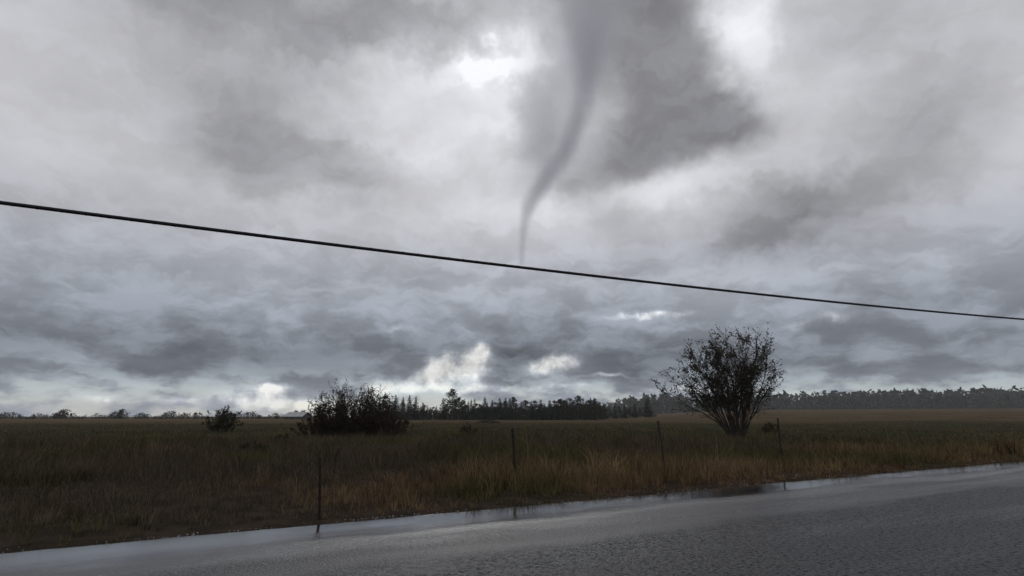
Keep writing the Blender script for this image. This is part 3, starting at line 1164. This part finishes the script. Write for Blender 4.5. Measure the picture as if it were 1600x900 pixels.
ORD = ['first', 'second', 'third', 'fourth', 'fifth', 'sixth', 'seventh', 'eighth', 'ninth', 'tenth', 'eleventh', 'twelfth', 'thirteenth',
       'fourteenth', 'fifteenth', 'sixteenth', 'seventeenth', 'eighteenth', 'nineteenth', 'twentieth', 'twenty-first', 'twenty-second',
       'twenty-third', 'twenty-fourth', 'twenty-fifth', 'twenty-sixth', 'twenty-seventh', 'twenty-eighth', 'twenty-ninth', 'thirtieth',
       'thirty-first', 'thirty-second', 'thirty-third', 'thirty-fourth', 'thirty-fifth', 'thirty-sixth', 'thirty-seventh', 'thirty-eighth',
       'thirty-ninth', 'fortieth', 'forty-first', 'forty-second', 'forty-third', 'forty-fourth', 'forty-fifth', 'forty-sixth', 'forty-seventh', 'forty-eighth']
# the far row between the two big shrubs: (pixel column, top, kind, depth, width)
ROW = [
    (602, 618, 'pine', 372, 1.1), (617, 617, 'fir', 380, 1.15), (629, 620, 'fir', 415, .9), (639, 617, 'fir', 400, 1.0), (649, 619, 'fir', 405, 1.0),
    (657, 632, 'round', 395, 1.1), (663, 631, 'round', 400, 1.0), (672, 635, 'round', 395, 1.1), (683, 637, 'round', 390, 1.1), (692, 622, 'fir', 400, 1.3),
    (706.5, 607, 'pine', 370, 1.15), (716, 621, 'pine', 380, 1.1), (725, 623, 'fir', 395, 1.0), (731.5, 627, 'fir', 400, 1.1), (741.5, 623, 'fir', 405, .95),
    (749, 631, 'pine', 395, 1.1), (757, 620, 'fir', 390, 1.1), (769, 625, 'fir', 385, 1.15), (780.5, 622, 'fir', 395, 1.3), (790, 621, 'fir', 400, 1.0),
    (796, 622, 'fir', 405, 1.0), (802, 620, 'pine', 395, 1.0), (815, 628, 'round', 385, 1.3), (825, 636, 'round', 390, 1.2), (836, 626, 'pine', 392, 1.2), (845, 630, 'pine', 396, 1.0),
    (851, 631, 'round', 390, 1.2), (858, 626, 'fir', 405, 1.0), (867, 626, 'pine', 385, 1.1), (876, 623, 'pine', 388, 1.25), (882, 625, 'round', 380, 1.1), (891, 622, 'pine', 392, 1.2),
    (897, 628, 'round', 378, 1.2), (904, 618, 'pine', 400, 1.1), (912, 622, 'fir', 405, 1.0), (917, 627, 'round', 376, 1.2), (923, 621, 'fir', 408, 1.0),
    (929, 621, 'fir', 402, 1.0), (934, 627, 'round', 372, 1.3),
]
LOOK = {'fir': 'pointed dark conifer', 'pine': 'ragged-crowned dark pine', 'round': 'rounded dark tree'}
NM = {'fir': 'fir_tree', 'pine': 'pine_tree', 'round': 'round_tree'}
for i, (px, py, kind, Y, w) in enumerate(ROW):
    if i == 10:
        lab = 'tallest ragged pine of the far tree row, standing well above its neighbours'
    elif i == 0:
        lab = 'ragged dark pine rising just right behind the broad left shrub, first of far row'
    else:
        lab = '%s in the far row beyond the field, %s tree from the left' % (LOOK[kind], ORD[i])
    plant_tree(NM[kind], kind, px, py, Y, lab, 'tree row beyond the field', w, var=i)
REAR = np.random.default_rng(61)
for i in range(44):
    px = 606 + i * 7.7 + REAR.uniform(-2, 2)
    py = REAR.uniform(624, 633) + (3 if px < 700 else 0)
    kind = 'fir' if REAR.random() < .6 else 'pine'
    plant_tree(NM[kind], kind, px, py, REAR.uniform(428, 462), '%s in the rear rank behind the far row, %s from its left end' % ({'fir': 'dark pointed conifer', 'pine': 'dark ragged pine'}[kind], ORD[i]),
               'rear rank of the far tree row', REAR.uniform(1.0, 1.4), var=i * 3 + 1)
SMALL = [(946, 636, 'fir', 1.1), (953, 634, 'round', 1.0), (961, 633, 'fir', 1.2), (968, 634, 'round', 1.0), (976, 632, 'fir', 1.1), (984, 633, 'round', 1.1), (992, 631, 'fir', 1.2), (1000, 635, 'round', 1.2)]
for i, (px, py, kind, w) in enumerate(SMALL):
    plant_tree('young_conifer' if kind == 'fir' else 'young_tree', kind, px, py, 430,
               'young green %s before the hazy hill forest, %s from the left of its group' % ('conifer' if kind == 'fir' else 'tree', ORD[i]),
               'young trees before the hazy forest', w, var=i)
plant_tree('fir_tree', 'fir', 1013, 622, 440, 'solitary dark pointed conifer at the right end of the young green trees', 'young trees before the hazy forest', 1.5, var=1)


# ------------------------------------------------------------------ far woods that read as one mass
def wood_mesh(name, places, tint, seed, blades=26):
    """places: (x, y, z, h, w, pointed)"""
    g = np.random.default_rng(seed)
    V, F, C = [], [], []
    nv = 0
    for (x, y, z, h, w, pt) in places:
        n = blades
        t = g.random(n) ** (.9 if pt else .7)
        rad = (1 - t) ** .8 * .5 if pt else np.sqrt(np.clip(1 - (2 * t - 1) ** 2, 0, 1)) * .5 + .05
        az = g.uniform(0, 2 * np.pi, n)
        k = np.sqrt(g.random(n))
        p = np.stack([x + np.cos(az) * rad * w * k, y + np.sin(az) * rad * w * k, z + t * h * .93], -1)
        d = np.stack([np.cos(az) * .7, np.sin(az) * .7, g.uniform(-.3, .6, n)], -1) + g.normal(0, .35, (n, 3))
        d /= np.linalg.norm(d, axis=1)[:, None]
        s = np.cross(d, g.normal(0, 1, (n, 3))); s /= np.linalg.norm(s, axis=1)[:, None]
        l = h * .17 * g.uniform(.6, 1.3, n)[:, None]
        v = np.stack([p - s * l * .3, p + s * l * .3, p + d * l * .6 + s * l * .28, p + d * l, p + d * l * .6 - s * l * .28], 1)
        # leader and trunk
        tip = np.array([[[x - w * .07, y, z + h * .80], [x + w * .07, y, z + h * .80], [x + w * .05, y, z + h * .9], [x, y, z + h * (1.0 if pt else .9)], [x - w * .05, y, z + h * .9]],
                        [[x - w * .04, y, z - .5], [x + w * .04, y, z - .5], [x + w * .03, y, z + h * .6], [x, y, z + h * .8], [x - w * .03, y, z + h * .6]]])
        v = np.concatenate([v, tip], 0)
        m = len(v)
        b = (nv + np.arange(m) * 5)[:, None]
        F.append(np.concatenate([b + [0, 1, 2], b + [0, 2, 4], b + [4, 2, 3]], 0))
        V.append(v.reshape(-1, 3)); nv += m * 5
        tt = np.array(tint) * g.uniform(.7, 1.3)
        C.append(np.repeat(tt * g.uniform(.7, 1.3, (m, 1)), 5, 0))
    return fast_mesh(name, np.vstack(V), np.vstack(F), None, False, np.vstack(C))


def spot(px, Y):
    d = ray(px, 650.0)
    x = d.x / d.y * Y
    return x, Y, gz(x, Y)


# forest on the rise to the right
fp = []
tops = [(920, 624), (960, 622), (985, 617), (1010, 613), (1035, 614), (1060, 614), (1100, 616), (1160, 614), (1225, 611), (1400, 606), (1700, 602)]
g_ = np.random.default_rng(77)
for k in range(1150):
    px = g_.uniform(915, 1690)
    Y = g_.uniform(1250, 1850)
    x, y, z = spot(px, Y)
    top_py = float(np.interp(px, [t[0] for t in tops], [t[1] for t in tops])) + 14 - 14 * (Y - 1250) / 600 + g_.uniform(-2, 7)
    h = max(8.0, at(px, top_py, Y).z - z)
    fp.append((x, y, z, h, h * g_.uniform(.30, .42), g_.random() < .75))
for k in range(420):
    px = g_.uniform(925, 1690); Y = g_.uniform(1215, 1250)
    x, y, z = spot(px, Y)
    fp.append((x, y, z - 1.0, g_.uniform(4, 9), g_.uniform(7, 11), False))
x, y, z = spot(1039, 1700)
fp.append((x, y, z, at(1039, 606, 1700).z - z, 15.0, True))
tag(link_mesh('hill_forest', wood_mesh('hill_forest', fp, (.030, .036, .026), 9), M_NEEDLE),
    'hazy grey conifer forest on the low rise at the right', 'forest', kind='stuff')

# undergrowth filling the foot of the far row
fp = []
for k in range(330):
    px = g_.uniform(590, 945)
    if 597 < px < 690 and g_.random() < .45: continue
    Y = g_.uniform(384, 425)
    x, y, z = spot(px, Y)
    fp.append((x, y, z, g_.uniform(3.5, 7.0) + (2.0 if px > 740 else 0) + (1.5 if px > 860 else 0), g_.uniform(3.5, 6.0), g_.random() < .35))
tag(link_mesh('undergrowth', wood_mesh('undergrowth', fp, (.022, .026, .018), 10, 34), M_NEEDLE),
    'dark undergrowth filling the foot of the far tree row', 'undergrowth', kind='stuff')

# low tree line at the left
fp = []
for k in range(420):
    px = g_.uniform(-60, 480)
    Y = g_.uniform(520, 600)
    x, y, z = spot(px, Y)
    bump = 1 + .6 * math.sin(px * .11) * math.sin(px * .043)
    fp.append((x, y, z, g_.uniform(2.5, 6.2) * bump, g_.uniform(4.0, 7.0), g_.random() < .25))
tag(link_mesh('low_tree_line', wood_mesh('low_tree_line', fp, (.030, .030, .024), 12, 30), M_NEEDLE),
    'low dark tree line on the horizon left of the barn', 'tree line', kind='stuff')
plant_tree('round_tree', 'round', 403, 647, 500, 'small rounded tree standing out of the low tree line left of the barn', 'horizon trees by the barn', 1.6, var=0)
plant_tree('fir_tree', 'fir', 433, 645.5, 505, 'thin spire-topped tree just left of the barn', 'horizon trees by the barn', .9, var=1)


# ------------------------------------------------------------------ barn
def barn():
    Y = 480.0
    x0, _, z0 = spot(452, Y)
    root = empty('barn', (x0, Y, z0), R(-28))
    W, L, HW, HR = 10.0, 20.0, 2.4, 5.6     # gable width, length, eaves, ridge
    siding = noisy_mat('dark_barn_siding', (.040, .034, .032), (.065, .056, .052), .9, .85)
    roofing = noisy_mat('pale_metal_roofing', (.36, .36, .37), (.48, .48, .49), .35, .45, spec=.5)
    darkm = noisy_mat('dark_opening', (.010, .010, .011), (.018, .018, .018), 1.0, .7)
    m = MB()
    # length runs along local x, gable ends at x=0 and x=L
    prof = [(-W / 2, -.6), (W / 2, -.6), (W / 2, HW), (0, HR), (-W / 2, HW)]
    i = 0
    m.v += [(0, y, z) for y, z in prof] + [(L, y, z) for y, z in prof]
    n = 5
    for k in range(n):
        j = (k + 1) % n
        m.f.append((k, j, n + j, n + k))
    m.f.append(tuple(range(n))); m.f.append(tuple(range(n, 2 * n))[::-1])
    m.build('wall', siding, root)
    sl = (HR - HW) / (W / 2)
    for sgn in (-1, 1):
        r = MB()
        a0, a1 = 0.0, W / 2 + .5
        th = .14
        for (xa, xb) in ((-.5, L + .5),):
            p = [(xa, sgn * a0, HR + .06), (xb, sgn * a0, HR + .06), (xb, sgn * a1, HR + .06 - sl * a1), (xa, sgn * a1, HR + .06 - sl * a1)]
            q = [(x_, y_, z_ + th) for x_, y_, z_ in p]
            r.v += p + q
            r.f += [(0, 1, 2, 3), (7, 6, 5, 4), (0, 4, 5, 1), (1, 5, 6, 2), (2, 6, 7, 3), (3, 7, 4, 0)]
        ro = r.build('roof', roofing, root)
        seams = MB()
        k = 0.0
        while k <= L:
            x_ = -.4 + k * (L + .8) / L
            seams.tube([(x_, sgn * .05, HR + .06 + th - sl * .05 + .03), (x_, sgn * a1, HR + .06 + th - sl * a1 + .03)], [.05, .05], 4)
            k += 1.0
        seams.build('seams', roofing, ro)['kind'] = 'stuff'
    d = MB(); d.box((-.05, 0, .95), (.10, 3.4, 2.9)); d.build('door', darkm, root)
    for yv in (-3.2, 3.2):
        w_ = MB(); w_.box((-.04, yv, 1.5), (.08, 1.1, 1.0)); w_.build('window', darkm, root)
    for xv in (4, 9, 14):
        w_ = MB(); w_.box((xv, -W / 2 - .04, 1.4), (1.3, .08, .9)); w_.build('window', darkm, root)
    return tag(root, 'dark gabled barn with pale metal roof on the left horizon', 'barn')


barn()


# ------------------------------------------------------------------ low brush pile before the far row
def brush_pile(px, py, lab):
    p = foot(px, py)
    g = np.random.default_rng(px)
    root = empty('brush_pile', p)
    m = MB()
    for k in range(160):
        a = g.uniform(0, 2 * np.pi); r_ = abs(g.normal(0, 1.0))
        c = np.array([math.cos(a) * r_ * 1.9, math.sin(a) * r_ * .7, max(.05, .9 - r_ * .45) * g.uniform(.1, 1.0)])
        d = g.normal(0, 1, 3) * np.array([1, .7, .35]); d /= np.linalg.norm(d)
        l = g.uniform(.5, 1.3)
        m.tube([tuple(c - d * l), tuple(c + np.array([0, 0, .05])), tuple(c + d * l)], [.05, .045, .02], 4)
    m.build('sticks', M_BARK, root)['kind'] = 'stuff'
    mound = MB()
    for ring in range(4):
        zz = [-.1, .35, .62, .75][ring]; rr = [1.9, 1.6, 1.0, .3][ring]
        mound.v += [(math.cos(t * .5236) * rr * g.uniform(.85, 1.2), math.sin(t * .5236) * rr * .5, zz) for t in range(12)]
    for ring in range(3):
        for t in range(12):
            mound.f.append((ring * 12 + t, ring * 12 + (t + 1) % 12, ring * 12 + 12 + (t + 1) % 12, ring * 12 + 12 + t))
    mound.f.append(tuple(range(36, 48)))
    mound.build('core', M_WOOD, root)
    return tag(root, lab, 'brush pile')


brush_pile(763, 661, 'low dark brush pile before the far tree row, above the low green bush')


# ------------------------------------------------------------------ funnel cloud
def vapour(name, parent, org, path, strength, top_fade, soft, tip_min):
    """soft condensation column: a volume inside a bent tapering tube"""
    Y = org.y
    pts = [at(px, py, Y) for px, py, _ in path]
    rad = [w / F_PX * Y * 1.0 for _, _, w in path]
    z0, z1 = pts[0].z, pts[-1].z
    H = z1 - z0
    x0 = pts[0].x
    seed = len(name)
    m = MB()
    zz = np.linspace(0, 1, 60)
    zs = [(p.z - z0) / H for p in pts]
    xs = np.interp(zz, zs, [p.x - x0 for p in pts]); rs = np.interp(zz, zs, rad)
    ker = np.ones(5) / 5
    xs = np.convolve(np.pad(xs, 2, 'edge'), ker, 'valid'); rs = np.convolve(np.pad(rs, 2, 'edge'), ker, 'valid')
    m.tube([(float(x), 0, float(t * H)) for x, t in zip(xs, zz)], [float(r) * 1.25 for r in rs], 20)
    mt = bpy.data.materials.new('funnel_vapour')
    mt.use_nodes = True
    nt = mt.node_tree; nt.nodes.clear(); L = nt.links
    tcn = mnode(nt, 'ShaderNodeTexCoord')
    sx = mnode(nt, 'ShaderNodeSeparateXYZ'); L.new(tcn.outputs['Object'], sx.inputs[0])

    def mm(op, a, b_=None, c=None, cl=False):
        n = mnode(nt, 'ShaderNodeMath', operation=op, use_clamp=cl)
        for s, v in zip(n.inputs, (a, b_, c)):
            if isinstance(v, bpy.types.NodeSocket): L.new(v, s)
            elif v is not None: s.default_value = v
        return n.outputs[0]

    def curve(t, ys, lo, hi):
        n = mnode(nt, 'ShaderNodeFloatCurve')
        c = n.mapping.curves[0]
        k = list(range(0, 60, 4)) + [59]
        c.points[0].location = (0, (ys[0] - lo) / (hi - lo)); c.points[1].location = (1, (ys[-1] - lo) / (hi - lo))
        for i in k[1:-1]:
            c.points.new(float(zz[i]), float((ys[i] - lo) / (hi - lo)))
        n.mapping.update()
        L.new(t, n.inputs['Value'])
        return mm('MULTIPLY_ADD', n.outputs[0], float(hi - lo), float(lo))
    t = mm('DIVIDE', sx.outputs[2], float(H), cl=True)
    cx = curve(t, xs, float(xs.min()), float(xs.max()))
    cr_ = curve(t, rs, 0.0, float(rs.max()))
    no = mnode(nt, 'ShaderNodeTexNoise')
    no.inputs['Scale'].default_value = .012; no.inputs['Detail'].default_value = 3.0
    mp = mnode(nt, 'ShaderNodeMapping'); mp.inputs['Scale'].default_value = (1, 1, .35)
    L.new(tcn.outputs['Object'], mp.inputs['Vector']); L.new(mp.outputs[0], no.inputs['Vector'])
    dx = mm('SUBTRACT', sx.outputs[0], cx)
    rr = mm('SQRT', mm('ADD', mm('MULTIPLY', dx, dx), mm('MULTIPLY', sx.outputs[1], sx.outputs[1])))
    q = mm('ADD', mm('DIVIDE', rr, cr_), mm('MULTIPLY', mm('SUBTRACT', no.outputs['Fac'], .5), .7))
    fall = mnode(nt, 'ShaderNodeMapRange', interpolation_type='SMOOTHSTEP')
    L.new(q, fall.inputs['Value'])
    fall.inputs['From Min'].default_value = 1.2; fall.inputs['From Max'].default_value = soft
    # constant optical depth across: thinner where the funnel is wide, and faint at the tip
    dens = mm('DIVIDE', mm('MULTIPLY', fall.outputs[0], strength), cr_)
    tip = mnode(nt, 'ShaderNodeMapRange', interpolation_type='SMOOTHSTEP')
    L.new(t, tip.inputs['Value'])
    tip.inputs['From Min'].default_value = 0.0; tip.inputs['From Max'].default_value = .30
    tip.inputs['To Min'].default_value = tip_min; tip.inputs['To Max'].default_value = 1.0
    top = mnode(nt, 'ShaderNodeMapRange', interpolation_type='SMOOTHSTEP')
    L.new(t, top.inputs['Value'])
    top.inputs['From Min'].default_value = 1.0; top.inputs['From Max'].default_value = top_fade
    dens = mm('MULTIPLY', mm('MULTIPLY', dens, tip.outputs[0]), top.outputs[0])
    pv = mnode(nt, 'ShaderNodeVolumePrincipled')
    pv.inputs['Color'].default_value = (.80, .80, .83, 1)
    pv.inputs['Anisotropy'].default_value = 0.2
    L.new(dens, pv.inputs['Density'])
    out = mnode(nt, 'ShaderNodeOutputMaterial')
    L.new(pv.outputs[0], out.inputs['Volume'])
    o = m.build(name, mt, parent, True)
    o.location = Vector((x0, Y, z0)) - org
    mt.cycles.volume_step_rate = 0.3
    return o


def funnel():
    CORE = [(815, 414, 6), (816, 385, 8), (818, 360, 10), (822, 335, 14), (831, 312, 18), (845, 292, 22), (864, 266, 25), (882, 238, 26), (896, 210, 26),
            (907, 180, 26), (914, 150, 28), (920, 115, 33), (924, 75, 43), (926, 30, 58), (926, -30, 80), (926, -90, 105)]
    VEIL = [(823, 335, 10), (829, 312, 22), (838, 290, 36), (848, 262, 50), (858, 225, 62), (866, 185, 72), (874, 140, 84), (884, 90, 98), (896, 30, 116), (905, -40, 140), (910, -90, 160)]
    org = at(815, 414, 2600.0)
    root = empty('funnel_cloud', org)
    vapour('core', root, org, CORE, 1.0, .56, -.05, .5)
    vapour('veil', root, org, VEIL, .58, .60, -.1, .25)
    return tag(root, 'grey funnel cloud curving down from the storm cloud to a thin tip', 'funnel cloud')


funnel()


# ------------------------------------------------------------------ haze
def haze():
    m = MB()
    x0, x1, y0, y1, z0, z1 = -3050, 3050, -3050, 3050, -3.5, 62
    m.box(((x0 + x1) / 2, (y0 + y1) / 2, (z0 + z1) / 2), (x1 - x0, y1 - y0, z1 - z0))
    mt = bpy.data.materials.new('rain_haze')
    mt.use_nodes = True
    nt = mt.node_tree; nt.nodes.clear()
    pv = mnode(nt, 'ShaderNodeVolumePrincipled')
    pv.inputs['Color'].default_value = (.93, .95, .97, 1)
    pv.inputs['Density'].default_value = .00011
    pv.inputs['Anisotropy'].default_value = 0.0
    out = mnode(nt, 'ShaderNodeOutputMaterial')
    nt.links.new(pv.outputs[0], out.inputs['Volume'])
    o = m.build('haze', mt)
    return tag(o, 'thin rain haze lying over the whole field', kind='stuff')


haze()
